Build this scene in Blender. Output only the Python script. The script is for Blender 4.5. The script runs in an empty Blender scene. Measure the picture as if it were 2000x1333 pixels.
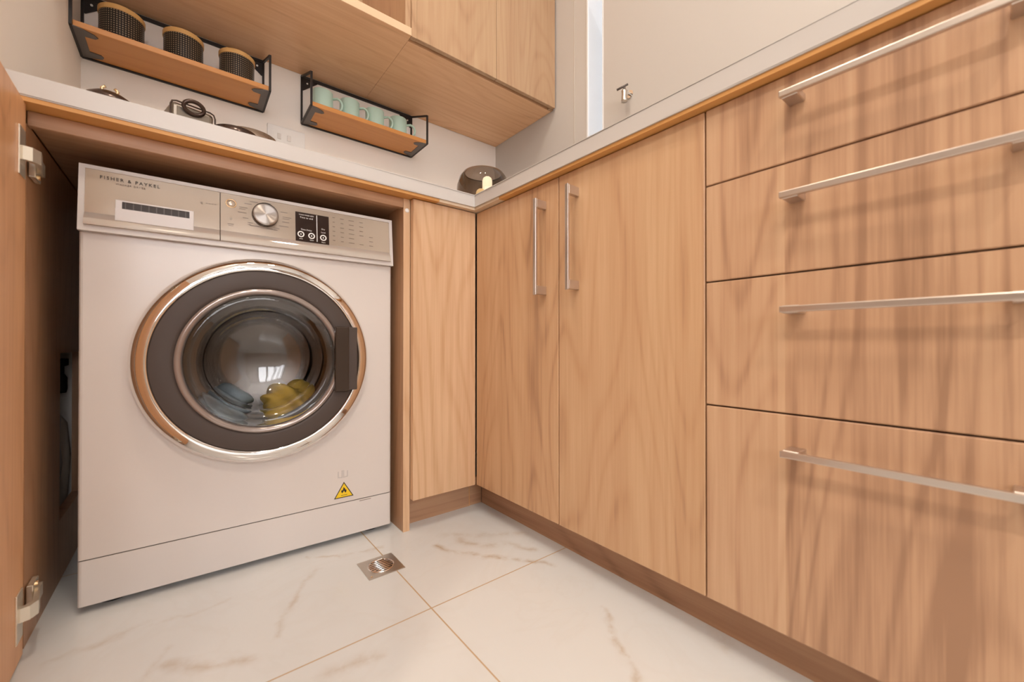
import bpy, bmesh, math, random
from mathutils import Vector, Matrix
random.seed(4)
SC = bpy.context.scene
COL = SC.collection
PI = math.pi

# ------------------------------------------------------------------ camera
CAM = Vector((-.6821, -1.0229, .5119)); YAW, PITCH, ROLL, FPX = .6752, .0049, .0002, 794.2
F = Vector((math.sin(YAW)*math.cos(PITCH), math.cos(YAW)*math.cos(PITCH), math.sin(PITCH)))
R = Vector((math.cos(YAW), -math.sin(YAW), 0)); U = R.cross(F)
R2 = R*math.cos(ROLL)+U*math.sin(ROLL); U2 = U*math.cos(ROLL)-R*math.sin(ROLL)
cd = bpy.data.cameras.new('camera'); cam = bpy.data.objects.new('camera', cd); COL.objects.link(cam)
M = Matrix((R2, U2, -F)).transposed().to_4x4(); M.translation = CAM
cam.matrix_world = M
cd.sensor_width = 36; cd.lens = FPX*36/2000; cd.clip_start = .02
cd.dof.use_dof = True; cd.dof.focus_distance = 1.3; cd.dof.aperture_fstop = 4.0
SC.camera = cam

# ------------------------------------------------------------------ light and exposure
SC.view_settings.view_transform = 'Standard'; SC.view_settings.look = 'None'
SC.view_settings.gamma = 1; SC.view_settings.use_curve_mapping = False
SC.view_settings.exposure = 0.0
wd = bpy.data.worlds.new('daylight'); SC.world = wd; wd.use_nodes = True
bg = wd.node_tree.nodes['Background']; bg.inputs[0].default_value = (.95, .96, 1, 1); bg.inputs[1].default_value = 9.0
WARM = (1.0, .87, .735)
def area(name, loc, rot, size, power, color, shape='DISK', sy=None):
    l = bpy.data.lights.new(name, 'AREA'); l.shape = shape; l.size = size
    if sy: l.size_y = sy
    l.energy = power; l.color = color
    o = bpy.data.objects.new(name, l); COL.objects.link(o); o.location = loc; o.rotation_euler = rot
    return o
LAMPS = [(-.26, -.78), (-.66, -.52), (-.9, -1.9), (-1.9, -1.2), (-1.7, -2.6)]  # those behind the viewer and far left are unseen, added as fill light
for (x, y), pw_ in zip(LAMPS, (4.4, 8.8, 17.5, 21, 17)):
    area('downlight_beam', (x, y, 2.575), (0, 0, 0), .12, pw_, WARM)

# ------------------------------------------------------------------ materials
MATS = {}
def newmat(name):
    m = bpy.data.materials.new(name); m.use_nodes = True
    nt = m.node_tree; b = nt.nodes['Principled BSDF']; MATS[name] = m
    return m, nt, b
def plain(name, col, rough=.5, metal=0., spec=.5, coat=0., trans=0., ior=1.45, alpha=1.):
    m, nt, b = newmat(name)
    b.inputs['Base Color'].default_value = (*col, 1); b.inputs['Roughness'].default_value = rough
    b.inputs['Metallic'].default_value = metal; b.inputs['Specular IOR Level'].default_value = spec
    b.inputs['Coat Weight'].default_value = coat; b.inputs['Transmission Weight'].default_value = trans
    b.inputs['IOR'].default_value = ior; b.inputs['Alpha'].default_value = alpha
    # slight procedural unevenness in the gloss
    n = nt.nodes.new('ShaderNodeTexNoise'); n.inputs['Scale'].default_value = 35
    mr = nt.nodes.new('ShaderNodeMapRange'); mr.inputs[3].default_value = max(0, rough-.02); mr.inputs[4].default_value = rough+.03
    tc = nt.nodes.new('ShaderNodeTexCoord'); nt.links.new(tc.outputs['Object'], n.inputs['Vector'])
    nt.links.new(n.outputs['Fac'], mr.inputs[0]); nt.links.new(mr.outputs[0], b.inputs['Roughness'])
    return m
class N:
    """tiny node helper"""
    def __init__(s, nt): s.nt = nt
    def put(s, t, **kw):
        n = s.nt.nodes.new(t)
        for k, v in kw.items(): setattr(n, k, v)
        return n
    def link(s, a, b): s.nt.links.new(a, b)
    def math(s, op, a, b=None, c=None):
        n = s.put('ShaderNodeMath', operation=op)
        for i, v in enumerate((a, b, c)):
            if v is None: continue
            if isinstance(v, (int, float)): n.inputs[i].default_value = v
            else: s.link(v, n.inputs[i])
        return n.outputs[0]
    def vmul(s, v, k, off=(0, 0, 0)):
        n = s.put('ShaderNodeVectorMath', operation='MULTIPLY_ADD'); s.link(v, n.inputs[0])
        n.inputs[1].default_value = k; n.inputs[2].default_value = off
        return n.outputs[0]
    def noise(s, v, sc, det=2, rough=.5, dist=0.):
        n = s.put('ShaderNodeTexNoise'); s.link(v, n.inputs['Vector']); n.inputs['Scale'].default_value = sc
        n.inputs['Detail'].default_value = det; n.inputs['Roughness'].default_value = rough; n.inputs['Distortion'].default_value = dist
        return n.outputs['Fac']
    def ramp(s, f, stops):
        n = s.put('ShaderNodeValToRGB'); s.link(f, n.inputs[0]); cr = n.color_ramp
        while len(cr.elements) < len(stops): cr.elements.new(.5)
        for e, (p, c) in zip(cr.elements, stops): e.position = p; e.color = (*c, 1) if len(c) == 3 else c
        return n.outputs[0]
    def mix(s, f, a, b, mode='MIX'):
        n = s.put('ShaderNodeMix', data_type='RGBA', blend_type=mode)
        if isinstance(f, (int, float)): n.inputs[0].default_value = f
        else: s.link(f, n.inputs[0])
        for i, v in ((6, a), (7, b)):
            if isinstance(v, tuple): n.inputs[i].default_value = (*v, 1)
            else: s.link(v, n.inputs[i])
        return n.outputs[2]

def wood(name, grain='z', across='y', seed=(0, 0, 0), light=(.67, .445, .26), mid=(.57, .345, .19), dark=(.37, .21, .115), joint=None, rough=.38, stripe=1.0):
    m, nt, b = newmat(name); n = N(nt)
    geo = n.put('ShaderNodeNewGeometry'); P = geo.outputs['Position']
    k = [1, 1, 1]; k['xyz'.index(grain)] = .15
    kb = [1, 1, 1]; kb['xyz'.index(grain)] = .05
    v = n.vmul(P, tuple(k), seed)
    warp = n.noise(v, 3.0, 2)
    # cathedral rings: level lines of a stretched noise field
    big = n.noise(v, 5.0, 1, .45)
    rings = n.math('SINE', n.math('MULTIPLY', big, 105))
    rings = n.math('POWER', n.math('MULTIPLY_ADD', rings, .5, .5), 4)
    rings = n.math('MULTIPLY', rings, n.noise(v, 9, 2))
    broad = n.noise(n.vmul(P, tuple(kb), seed), 13, 3, .5)
    k2 = list(k); k2['xyz'.index(grain)] = .03
    fine = n.noise(n.vmul(P, tuple(k2), seed), 260, 3, .6)
    streak = n.noise(n.vmul(P, tuple(k2), seed), 85, 2, .6)
    # veneer flitches: strips of slightly different tone
    sep = n.put('ShaderNodeSeparateXYZ'); n.link(P, sep.inputs[0])
    a = sep.outputs['XYZ'.index(across.upper())]
    vor = n.put('ShaderNodeTexVoronoi', voronoi_dimensions='1D'); vor.inputs['Scale'].default_value = 15
    n.link(n.math('ADD', a, 3.17+seed[0]), vor.inputs['W'])
    sc = n.put('ShaderNodeSeparateColor'); n.link(vor.outputs['Color'], sc.inputs[0])
    t = n.math('MULTIPLY', rings, .26)
    t = n.math('MULTIPLY_ADD', broad, .56, t)
    t = n.math('MULTIPLY_ADD', streak, .46, t)
    t = n.math('MULTIPLY_ADD', fine, .28, t)
    t = n.math('MULTIPLY_ADD', sc.outputs[0], .13*stripe, t)
    if joint is not None:      # one veneer leaf ends here and a darker, more figured one begins
        g = n.math('LESS_THAN', a, joint)
        t = n.math('MULTIPLY_ADD', g, .17, t)
        li = n.math('COMPARE', a, joint+.004, .005)
        t = n.math('MULTIPLY_ADD', li, -.13, t)
    t = n.math('MULTIPLY', t, .95)
    c = n.ramp(t, [(.52, light), (.80, mid), (1.0, dark)])
    pink = n.noise(v, 7, 1)
    c = n.mix(n.math('MULTIPLY', pink, .22), c, tuple(a*b for a, b in zip(mid, (1.08, .92, .95))))
    n.link(c, b.inputs['Base Color'])
    b.inputs['Roughness'].default_value = rough; b.inputs['Specular IOR Level'].default_value = .4
    bp = n.put('ShaderNodeBump'); bp.inputs['Strength'].default_value = .05; bp.inputs['Distance'].default_value = .001
    n.link(fine, bp.inputs['Height']); n.link(bp.outputs[0], b.inputs['Normal'])
    return m
W_RIGHT = wood('walnut_veneer_doors', 'z', 'y')
W_DRAW = wood('walnut_veneer_drawers', 'z', 'y', (2.3, 1.1, .4), joint=-.808, light=(.66, .44, .27), mid=(.55, .335, .20), dark=(.36, .205, .12))
W_BACK = wood('walnut_veneer_corner', 'z', 'x', (5.1, .3, .2), light=(.71, .485, .30))
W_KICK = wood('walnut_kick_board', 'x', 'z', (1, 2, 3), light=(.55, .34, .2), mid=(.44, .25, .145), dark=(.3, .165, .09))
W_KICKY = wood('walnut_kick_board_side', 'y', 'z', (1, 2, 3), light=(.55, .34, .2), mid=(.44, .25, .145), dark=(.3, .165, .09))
W_UNDER = wood('walnut_veneer_long', 'x', 'y', (.4, 3, 1), light=(.86, .56, .33), mid=(.76, .45, .245), dark=(.50, .28, .14), stripe=.3)
W_UPPER = wood('walnut_veneer_upper', 'z', 'x', (7, 1, 1), light=(.53, .36, .215), mid=(.455, .285, .165), dark=(.33, .195, .11), stripe=.6)
W_OPEN = wood('walnut_veneer_open_door', 'z', 'y', (9, 1, 1), light=(.88, .51, .26), mid=(.74, .40, .19), dark=(.50, .25, .115), stripe=.5)
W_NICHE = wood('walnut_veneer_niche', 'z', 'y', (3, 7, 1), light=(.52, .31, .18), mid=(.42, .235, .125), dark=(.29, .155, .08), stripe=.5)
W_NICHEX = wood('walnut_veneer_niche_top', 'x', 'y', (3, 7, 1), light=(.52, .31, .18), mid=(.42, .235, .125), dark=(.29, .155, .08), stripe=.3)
W_SHELF = wood('orange_shelf_board', 'x', 'y', (6, 2, 1), light=(.66, .30, .09), mid=(.61, .265, .075), dark=(.54, .225, .06), stripe=.1)
W_PLY = plain('orange_substrate', (.66, .33, .105), .55)
BAMBOO = plain('bamboo_ring', (.72, .42, .15), .45)
STONE = plain('white_stone', (.60, .565, .535), .25)
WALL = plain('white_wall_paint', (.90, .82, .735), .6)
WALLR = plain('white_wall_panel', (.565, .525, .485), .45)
CEIL = plain('ceiling_paint', (.85, .83, .8), .8)
FRAME = plain('white_frame', (.85, .86, .87), .4)
ENAMEL = plain('white_enamel', (.685, .63, .585), .22, spec=.5)
ENAMEL2 = plain('white_plastic', (.685, .64, .605), .3)
SILVER = plain('champagne_fascia', (.53, .44, .355), .14, metal=.4)
DULL = plain('pale_grey_plastic', (.72, .68, .66), .3)
MARK = plain('grey_print', (.30, .26, .22), .6)
WHITEINK = plain('white_print', (.9, .88, .85), .5)
BLACKP = plain('display_black', (.030, .016, .012), .12)
DARKG = plain('charcoal_ring', (.075, .056, .047), .45, spec=.3)
GRIP = plain('brown_grip', (.045, .03, .022), .18)
CHROME = plain('chrome', (.85, .83, .81), .03, metal=1)
STEEL = plain('brushed_steel', (.60, .55, .49), .3, metal=1)
NICKEL = plain('satin_nickel', (.62, .55, .49), .3, metal=.9)
DRUM = plain('drum_steel', (.095, .082, .074), .22, metal=.9)
RUBBER = plain('grey_rubber', (.16, .15, .15), .5)
BLACKR = plain('black_rubber', (.02, .02, .02), .6)
IRON = plain('black_iron', (.018, .013, .012), .45)
BRACK = plain('bronze_grey_plate', (.13, .11, .10), .4, metal=.3)
MINT = plain('mint_ceramic', (.55, .76, .65), .3)
BRONZE = plain('dark_bronze', (.07, .042, .032), .2, metal=.6)
BOWLB = plain('brown_smoke', (.12, .085, .065), .2)
BRASS = plain('pale_brass', (.85, .62, .36), .2, metal=1)
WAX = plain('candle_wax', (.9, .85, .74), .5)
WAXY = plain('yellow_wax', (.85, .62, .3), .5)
for m_, c_, e_ in ((WAX, (1, .88, .70), 2.6), (WAXY, (1, .78, .42), 1.6)):      # emission added so the wax shows bright through the dark glass
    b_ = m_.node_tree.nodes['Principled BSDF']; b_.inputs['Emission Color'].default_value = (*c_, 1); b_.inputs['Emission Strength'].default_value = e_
YEL = plain('sticker_yellow', (.85, .58, .02), .4)
INK = plain('sticker_black', (.03, .025, .02), .5)
FAINT = plain('faint_grey_print', (.19, .155, .13), .5)
FAINT2 = plain('embossed_grey', (.52, .48, .45), .4)
SEAM = plain('seam_shadow_gap', (.06, .045, .035), .8)
HINGEM = plain('hinge_nickel', (.86, .80, .68), .25, metal=.7)
CLOTHY = plain('yellow_cotton', (.95, .62, .12), .8)
CLOTHB = plain('pale_blue_cotton', (.55, .66, .74), .8)
HOSE = plain('grey_hose', (.33, .31, .31), .5)
HOSEW = plain('cream_pipe', (.55, .47, .38), .5)
def glass(name, col, rough=0., ior=1.48):
    m, nt, b = newmat(name); b.inputs['Base Color'].default_value = (*col, 1); b.inputs['Roughness'].default_value = rough
    b.inputs['Transmission Weight'].default_value = 1; b.inputs['IOR'].default_value = ior
    return m
GLASS = glass('door_glass', (.95, .945, .93))
SMOKE = glass('smoked_glass', (.40, .33, .27), .02, 1.3)
PANE = glass('frosted_pane', (.42, .43, .44), .35, 1.1)

def marble():
    m, nt, b = newmat('marble_floor_tile'); n = N(nt)
    geo = n.put('ShaderNodeNewGeometry'); P = geo.outputs['Position']
    sep = n.put('ShaderNodeSeparateXYZ'); n.link(P, sep.inputs[0])
    wn = n.put('ShaderNodeTexNoise'); n.link(P, wn.inputs['Vector']); wn.inputs['Scale'].default_value = 7; wn.inputs['Detail'].default_value = 5
    wv = n.put('ShaderNodeVectorMath', operation='MULTIPLY_ADD'); n.link(wn.outputs['Color'], wv.inputs[0])
    wv.inputs[1].default_value = (.11, .11, 0); wv.inputs[2].default_value = (-.055, -.055, 0)
    ad = n.put('ShaderNodeVectorMath', operation='ADD'); n.link(P, ad.inputs[0]); n.link(wv.outputs[0], ad.inputs[1])
    s2 = n.put('ShaderNodeSeparateXYZ'); n.link(ad.outputs[0], s2.inputs[0]); X, Y = s2.outputs[0], s2.outputs[1]
    total = None
    # veins: start x,y, end x,y, half width, strength
    for (x0, y0, x1, y1, w, st) in [(-.20, -.10, -.03, -.345, .016, .9), (-.13, -.11, -.01, -.26, .022, .55), (-.15, -.06, .02, -.18, .03, .35),
                                    (-.46, .05, -.30, -.03, .010, .5), (-.45, -.03, -.56, -.20, .010, .45), (-.50, -.34, -.43, -.36, .03, .5),
                                    (-.16, -.66, -.05, -.52, .010, .55), (.02, -.72, .06, -.66, .02, .4), (-.86, -.05, -.62, -.02, .012, .35),
                                    (-.70, -.17, -.60, -.235, .02, .5), (-.75, -.23, -.70, -.12, .014, .3)]:
        dx, dy = x1-x0, y1-y0; L2 = dx*dx+dy*dy
        px = n.math('SUBTRACT', X, x0); py = n.math('SUBTRACT', Y, y0)
        t = n.math('DIVIDE', n.math('ADD', n.math('MULTIPLY', px, dx), n.math('MULTIPLY', py, dy)), L2)
        t = n.math('MINIMUM', n.math('MAXIMUM', t, 0), 1)
        ex = n.math('SUBTRACT', px, n.math('MULTIPLY', t, dx)); ey = n.math('SUBTRACT', py, n.math('MULTIPLY', t, dy))
        d = n.math('SQRT', n.math('ADD', n.math('MULTIPLY', ex, ex), n.math('MULTIPLY', ey, ey)))
        f = n.math('MAXIMUM', n.math('SUBTRACT', 1, n.math('DIVIDE', d, w)), 0)
        f = n.math('MULTIPLY', n.math('POWER', f, 1.5), st)
        total = f if total is None else n.math('ADD', total, f)
    br = n.noise(P, 22, 4, .65)
    mr = n.put('ShaderNodeMapRange'); n.link(br, mr.inputs[0]); mr.inputs[1].default_value = .35; mr.inputs[2].default_value = .62
    total = n.math('MULTIPLY', total, mr.outputs[0])
    cloud = n.noise(P, 3.5, 4, .6, 1.5)
    ridge = n.math('ABSOLUTE', n.math('SUBTRACT', cloud, .5))
    ridge = n.math('MAXIMUM', n.math('SUBTRACT', 1, n.math('MULTIPLY', ridge, 22)), 0)
    total = n.math('MINIMUM', n.math('ADD', total, n.math('MULTIPLY', ridge, .04)), 1)
    c = n.mix(total, (.67, .68, .67), (.45, .34, .23))
    # grout joints
    def joint(axis, at, pitch):
        q = n.math('SUBTRACT', sep.outputs[axis], at)
        q = n.math('PINGPONG', q, pitch/2)
        return n.math('LESS_THAN', q, .0013)
    g = n.math('MAXIMUM', joint(0, -.3115, 1.2), joint(1, -.3115, .6))
    c = n.mix(g, c, (.48, .33, .19))
    n.link(c, b.inputs['Base Color'])
    n.link(n.math('MULTIPLY_ADD', g, .5, .16), b.inputs['Roughness'])
    b.inputs['Specular IOR Level'].default_value = .45
    bp = n.put('ShaderNodeBump'); bp.inputs['Strength'].default_value = .4; bp.inputs['Distance'].default_value = .001; bp.invert = True
    n.link(g, bp.inputs['Height']); n.link(bp.outputs[0], b.inputs['Normal'])
    return m
MARBLE = marble()

def mesh_lace():
    """black woven lace with pale dots, wrapped round an upright cylinder (object coordinates)"""
    m, nt, b = newmat('black_mesh_weave'); n = N(nt)
    tc = n.put('ShaderNodeTexCoord'); sep = n.put('ShaderNodeSeparateXYZ'); n.link(tc.outputs['Object'], sep.inputs[0])
    ang = n.math('ARCTAN2', sep.outputs[1], sep.outputs[0])
    u = n.math('MULTIPLY', ang, 50/(2*PI)); v = n.math('MULTIPLY', sep.outputs[2], 50/(2*PI*.047))
    fu = n.math('SUBTRACT', n.math('FRACT', n.math('ADD', u, 200)), .5); fv = n.math('SUBTRACT', n.math('FRACT', n.math('ADD', v, 200)), .5)
    d = n.math('ADD', n.math('MULTIPLY', fu, fu), n.math('MULTIPLY', fv, fv))
    dot = n.math('LESS_THAN', d, .055)
    c = n.mix(dot, (.012, .009, .008), (.42, .33, .22))
    n.link(c, b.inputs['Base Color']); b.inputs['Roughness'].default_value = .35
    return m
LACE = mesh_lace()
def knobmat():
    m, nt, b = newmat('spun_metal_knob'); n = N(nt)
    b.inputs['Base Color'].default_value = (.42, .37, .33, 1); b.inputs['Metallic'].default_value = 1
    b.inputs['Roughness'].default_value = .36; b.inputs['Anisotropic'].default_value = .97; b.inputs['Anisotropic Rotation'].default_value = .25
    t = n.put('ShaderNodeTangent', direction_type='RADIAL', axis='Z'); n.link(t.outputs[0], b.inputs['Tangent'])
    return m
KNOB = knobmat()

# ------------------------------------------------------------------ helpers
def empty(name, loc, rot=0., label=None, cat=None, group=None):
    o = bpy.data.objects.new(name, None); COL.objects.link(o); o.location = loc; o.rotation_euler = (0, 0, rot)
    o.empty_display_size = .05
    if label: o['label'] = label
    if cat: o['category'] = cat
    if group: o['group'] = group
    bpy.context.view_layer.update()
    return o
def obj(name, bm, mat, parent=None, local=False, smooth=False):
    """bm is in world coordinates unless local=True (then in the parent's frame)"""
    bmesh.ops.recalc_face_normals(bm, faces=bm.faces)
    me = bpy.data.meshes.new(name); o = bpy.data.objects.new(name, me); COL.objects.link(o)
    if parent is None:
        c = sum((v.co for v in bm.verts), Vector())/len(bm.verts)
        c.z = min(v.co.z for v in bm.verts)
        bm.transform(Matrix.Translation(-c)); o.location = c
    else:
        if not local: bm.transform(parent.matrix_world.inverted())
        c = sum((v.co for v in bm.verts), Vector())/len(bm.verts)
        bm.transform(Matrix.Translation(-c)); o.location = c; o.parent = parent
    for f in bm.faces: f.smooth = smooth
    bm.to_mesh(me); bm.free(); me.materials.append(mat)
    bpy.context.view_layer.update()
    return o
def tag(o, label, cat, group=None):
    o['label'] = label; o['category'] = cat
    if group: o['group'] = group
    return o
def part(o, label): o['label'] = label; return o
def struct(name, bm, mat, parent=None):
    o = obj(name, bm, mat, parent)
    if parent is None: o['kind'] = 'structure'
    return o
def box(bm, a, b, bev=0., seg=1):
    a, b = [min(p, q) for p, q in zip(a, b)], [max(p, q) for p, q in zip(a, b)]
    vs = [bm.verts.new((x, y, z)) for x in (a[0], b[0]) for y in (a[1], b[1]) for z in (a[2], b[2])]
    fs = [bm.faces.new([vs[i] for i in q]) for q in ((0, 1, 3, 2), (4, 6, 7, 5), (0, 4, 5, 1), (2, 3, 7, 6), (0, 2, 6, 4), (1, 5, 7, 3))]
    if bev > 0:
        es = list({e for f in fs for e in f.edges})
        bmesh.ops.bevel(bm, geom=es, offset=bev, segments=seg, affect='EDGES', profile=.5)
    return bm
def B(a, b, bev=0., seg=1): return box(bmesh.new(), a, b, bev, seg)
def tube(bm, pts, r, n=8, closed=False):
    """swept tube"""
    pts = [Vector(p) for p in pts]; rings = []; m = len(pts)
    prev = None
    for i, p in enumerate(pts):
        if closed: d = pts[(i+1) % m]-pts[i-1]
        else: d = pts[min(i+1, m-1)]-pts[max(i-1, 0)]
        d.normalize()
        ref = prev if prev is not None else (Vector((0, 0, 1)) if abs(d.z) < .9 else Vector((1, 0, 0)))
        s = d.cross(ref)
        if s.length < 1e-4: s = d.cross(Vector((1, .3, 0)))
        s.normalize(); t = s.cross(d).normalized(); prev = t
        rr = r[i] if isinstance(r, (list, tuple)) else r
        rings.append([bm.verts.new(p+s*math.cos(2*PI*k/n)*rr+t*math.sin(2*PI*k/n)*rr) for k in range(n)])
    for i in range(m if closed else m-1):
        a, b = rings[i], rings[(i+1) % m]
        for k in range(n): bm.faces.new((a[k], a[(k+1) % n], b[(k+1) % n], b[k]))
    if not closed: bm.faces.new(rings[0][::-1]); bm.faces.new(rings[-1])
    return bm
def bar(bm, p, q, w, d=None):
    """square bar between two points"""
    p, q = Vector(p), Vector(q); d = d or w; t = (q-p).normalized()
    ref = Vector((0, 0, 1)) if abs(t.z) < .9 else Vector((0, 1, 0))
    s = t.cross(ref).normalized()*w/2; u = s.cross(t).normalized()*d/2
    v = [bm.verts.new(c+a*s+b*u) for c in (p, q) for a, b in ((-1, -1), (1, -1), (1, 1), (-1, 1))]
    for f in ((0, 1, 2, 3), (7, 6, 5, 4), (0, 4, 5, 1), (1, 5, 6, 2), (2, 6, 7, 3), (3, 7, 4, 0)): bm.faces.new([v[i] for i in f])
    return bm
def lathe(bm, prof, c=(0, 0, 0), n=48, axis='z', ang=(0, 2*PI)):
    """prof [(r, h)]; axis z (h up) or y (h = -y, towards the viewer of the washer)"""
    full = abs(ang[1]-ang[0]-2*PI) < 1e-6; cnt = n if full else n+1; rings = []
    for r, h in prof:
        ring = []
        for k in range(cnt):
            a = ang[0]+(ang[1]-ang[0])*k/n
            if axis == 'z': p = (c[0]+r*math.cos(a), c[1]+r*math.sin(a), c[2]+h)
            else: p = (c[0]+r*math.cos(a), c[1]-h, c[2]+r*math.sin(a))
            ring.append(bm.verts.new(p) if r > 1e-6 or k == 0 else ring[0])
        rings.append(ring)
    for i in range(len(prof)-1):
        a, b = rings[i], rings[i+1]
        for k in range(n if full else n):
            k2 = (k+1) % cnt
            q = []
            for v in (a[k], a[k2], b[k2], b[k]):
                if v not in q: q.append(v)
            if len(q) >= 3:
                try: bm.faces.new(q)
                except ValueError: pass
    return bm
def prism(bm, poly, y0, y1):
    """polygon in x,z extruded along y"""
    a = [bm.verts.new((x, y0, z)) for x, z in poly]; b = [bm.verts.new((x, y1, z)) for x, z in poly]
    bm.faces.new(a); bm.faces.new(b[::-1]); k = len(poly)
    for i in range(k): bm.faces.new((a[i], b[i], b[(i+1) % k], a[(i+1) % k]))
    return bm
def text_bm(s, size, loc, tilt=0., extrude=.0004, align='LEFT', spacing=1.0, bm=None):
    """lettering standing on an x/z plane, facing -y"""
    cu = bpy.data.curves.new('t', 'FONT'); cu.body = s; cu.size = size; cu.extrude = extrude; cu.align_x = align; cu.space_character = spacing
    cu.resolution_u = 2
    o = bpy.data.objects.new('t', cu); COL.objects.link(o); bpy.context.view_layer.update()
    me = bpy.data.meshes.new_from_object(o.evaluated_get(bpy.context.evaluated_depsgraph_get()))
    bpy.data.objects.remove(o); bm = bm or bmesh.new(); t = bmesh.new(); t.from_mesh(me)
    t.transform(Matrix.Translation(loc) @ Matrix.Rotation(PI/2-tilt, 4, 'X')); tm = bpy.data.meshes.new('t'); t.to_mesh(tm); t.free()
    bm.from_mesh(tm); return bm

# ------------------------------------------------------------------ setting
WB, WR, WL = .594, .508, -.912          # wall planes: back, right, left
struct('floor', B((-3.2, -3.75, -.05), (.75, .85, 0)), MARBLE)
struct('ceiling', B((-3.2, -3.75, 2.6), (.75, .85, 2.7)), CEIL)
struct('wall_back', B((-1.35, WB, 0), (.75, WB+.15, 2.6)), WALL)
bm = B((WL-.14, -.65, .95), (WL, WB, 2.6)); box(bm, (WL-.14, -.65, 0), (WL, .02, .95)); box(bm, (-1.35, .02, 0), (-1.25, WB, .95)); box(bm, (-1.25, .02, .90), (WL-.14, WB, .95))
struct('wall_left', bm, WALL)
bm = bmesh.new()
box(bm, (WR, -.003, 0), (WR+.14, WB, 2.6)); box(bm, (WR, -3.75, 0), (WR+.14, -.069, 2.6)); box(bm, (WR, -.069, 0), (WR+.14, -.003, .96)); box(bm, (WR, -.069, 2.4), (WR+.14, -.003, 2.6))
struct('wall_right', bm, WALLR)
wy0, wy1, wz0, wz1 = -2.2, .05, .75, 2.25
bm = bmesh.new(); wy = -3.6
box(bm, (-3.2, wy-.15, 0), (-2.0, wy, 2.6)); box(bm, (-.1, wy-.15, 0), (WR, wy, 2.6)); box(bm, (-2.0, wy-.15, 0), (-.1, wy, .8)); box(bm, (-2.0, wy-.15, 2.3), (-.1, wy, 2.6))
struct('wall_rear', bm, plain('tan_unlit_wall', (.42, .33, .26), .6))  # brown tone stands in for the rear wall being unlit
struct('wall_far_left', B((-3.2, -3.75, 0), (-3.05, .85, 2.6)), plain('darkened_wall', (.30, .24, .20), .6))  # wall colour darkened to give dark reflections in the chrome
struct('wall_hall', B((-3.05, -.05, 0), (WL-.14, .1, 2.6)), WALL)
# narrow slot window in the right wall
bm = bmesh.new()
box(bm, (WR-.004, -.003, .95), (WR+.10, .004, 2.4)); box(bm, (WR-.002, -.073, .95), (WR+.10, -.069, 2.4)); box(bm, (WR, -.069, 2.39), (WR+.10, -.003, 2.4)); box(bm, (WR+.02, -.069, .96), (WR+.10, -.003, .965))
w1 = struct('window_1', bm, FRAME)
p = obj('pane', B((WR+.085, -.0685, .97), (WR+.09, -.0035, 2.39)), PANE, w1)
bm = bmesh.new()
for x in (-2.0, -1.56, -1.13, -.70, -.20): box(bm, (x, wy-.1, .8), (x+.10, wy-.05, 2.3))
box(bm, (-2, wy-.1, .8), (-.1, wy-.05, .85)); box(bm, (-2, wy-.1, 2.25), (-.1, wy-.05, 2.3))
w2 = struct('window_2', bm, plain('dark_window_frame', (.08, .05, .035), .5))
struct('trim_1', B((WR-.0025, .069, .95), (WR, .0715, 2.6)), plain('joint_line', (.55, .49, .43), .6))

for i, (x, y) in enumerate(LAMPS):
    t = empty('ceiling_downlight', (x, y, 2.585), 0, ('round white ceiling downlight ' + ['nearest the right wall, above the drawers', 'above the floor in front of the washer', 'added as fill behind the viewer in the middle of the room', 'added as fill on the far left side of the room', 'added as fill, nearest the rear window'][i]), 'ceiling light', 'downlights in the ceiling')
    obj('trim_ring', lathe(bmesh.new(), [(.085, .015), (.085, .004), (.09, 0), (.105, .002), (.108, .015)], (x, y, 2.585), 32), FRAME, t, smooth=True)

# ------------------------------------------------------------------ worktop
def worktop():
    t = empty('worktop', (-.02, -.02, .905), 0, 'white stone worktop running in an L over washer and cabinets', 'worktop')
    bm = bmesh.new(); z0, z1 = .912, .948
    def Lprism(bm, o, z0, z1, yend=-1.15, xl=WL+.001):
        pts = [(xl, -.02+o), (-.02+o, -.02+o), (-.02+o, yend), (WR-.001, yend), (WR-.001, WB-.001), (xl, WB-.001)]
        a = [bm.verts.new((x, y, z0)) for x, y in pts]; b = [bm.verts.new((x, y, z1)) for x, y in pts]
        bm.faces.new(a[::-1]); bm.faces.new(b)
        for i in range(6): bm.faces.new((a[i], a[(i+1) % 6], b[(i+1) % 6], b[i]))
    Lprism(bm, 0, z0, z1)
    bmesh.ops.bevel(bm, geom=[e for e in bm.edges if abs(e.verts[0].co.z-e.verts[1].co.z) < 1e-5 and all(v.co.y < -.019 or False for v in e.verts)], offset=.002, segments=2, affect='EDGES')
    obj('stone_slab', bm, STONE, t)
    # plywood support, stopping short of the inner corner, with stone returns there
    part(obj('support_strip', B((WL+.002, -.017, .9045), (-.135, WB-.002, .9118)), W_PLY, t), 'orange support board under the worktop above the washer')
    part(obj('support_strip', B((-.017, -1.149, .9045), (WR-.002, -.135, .9118)), W_PLY, t), 'orange support board under the worktop above the drawers')
    bm = B((-.1345, -.0175, .9045), (-.0165, WB-.003, .9118)); box(bm, (-.0165, -.1345, .9045), (WR-.003, WB-.003, .9118)); box(bm, (-.0175, -.1345, .9045), (-.016, -.0175, .9118))
    part(obj('corner_return', bm, plain('pale_return', (.72, .56, .40), .5), t), 'pale return strip at the inner corner')
worktop()

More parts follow.
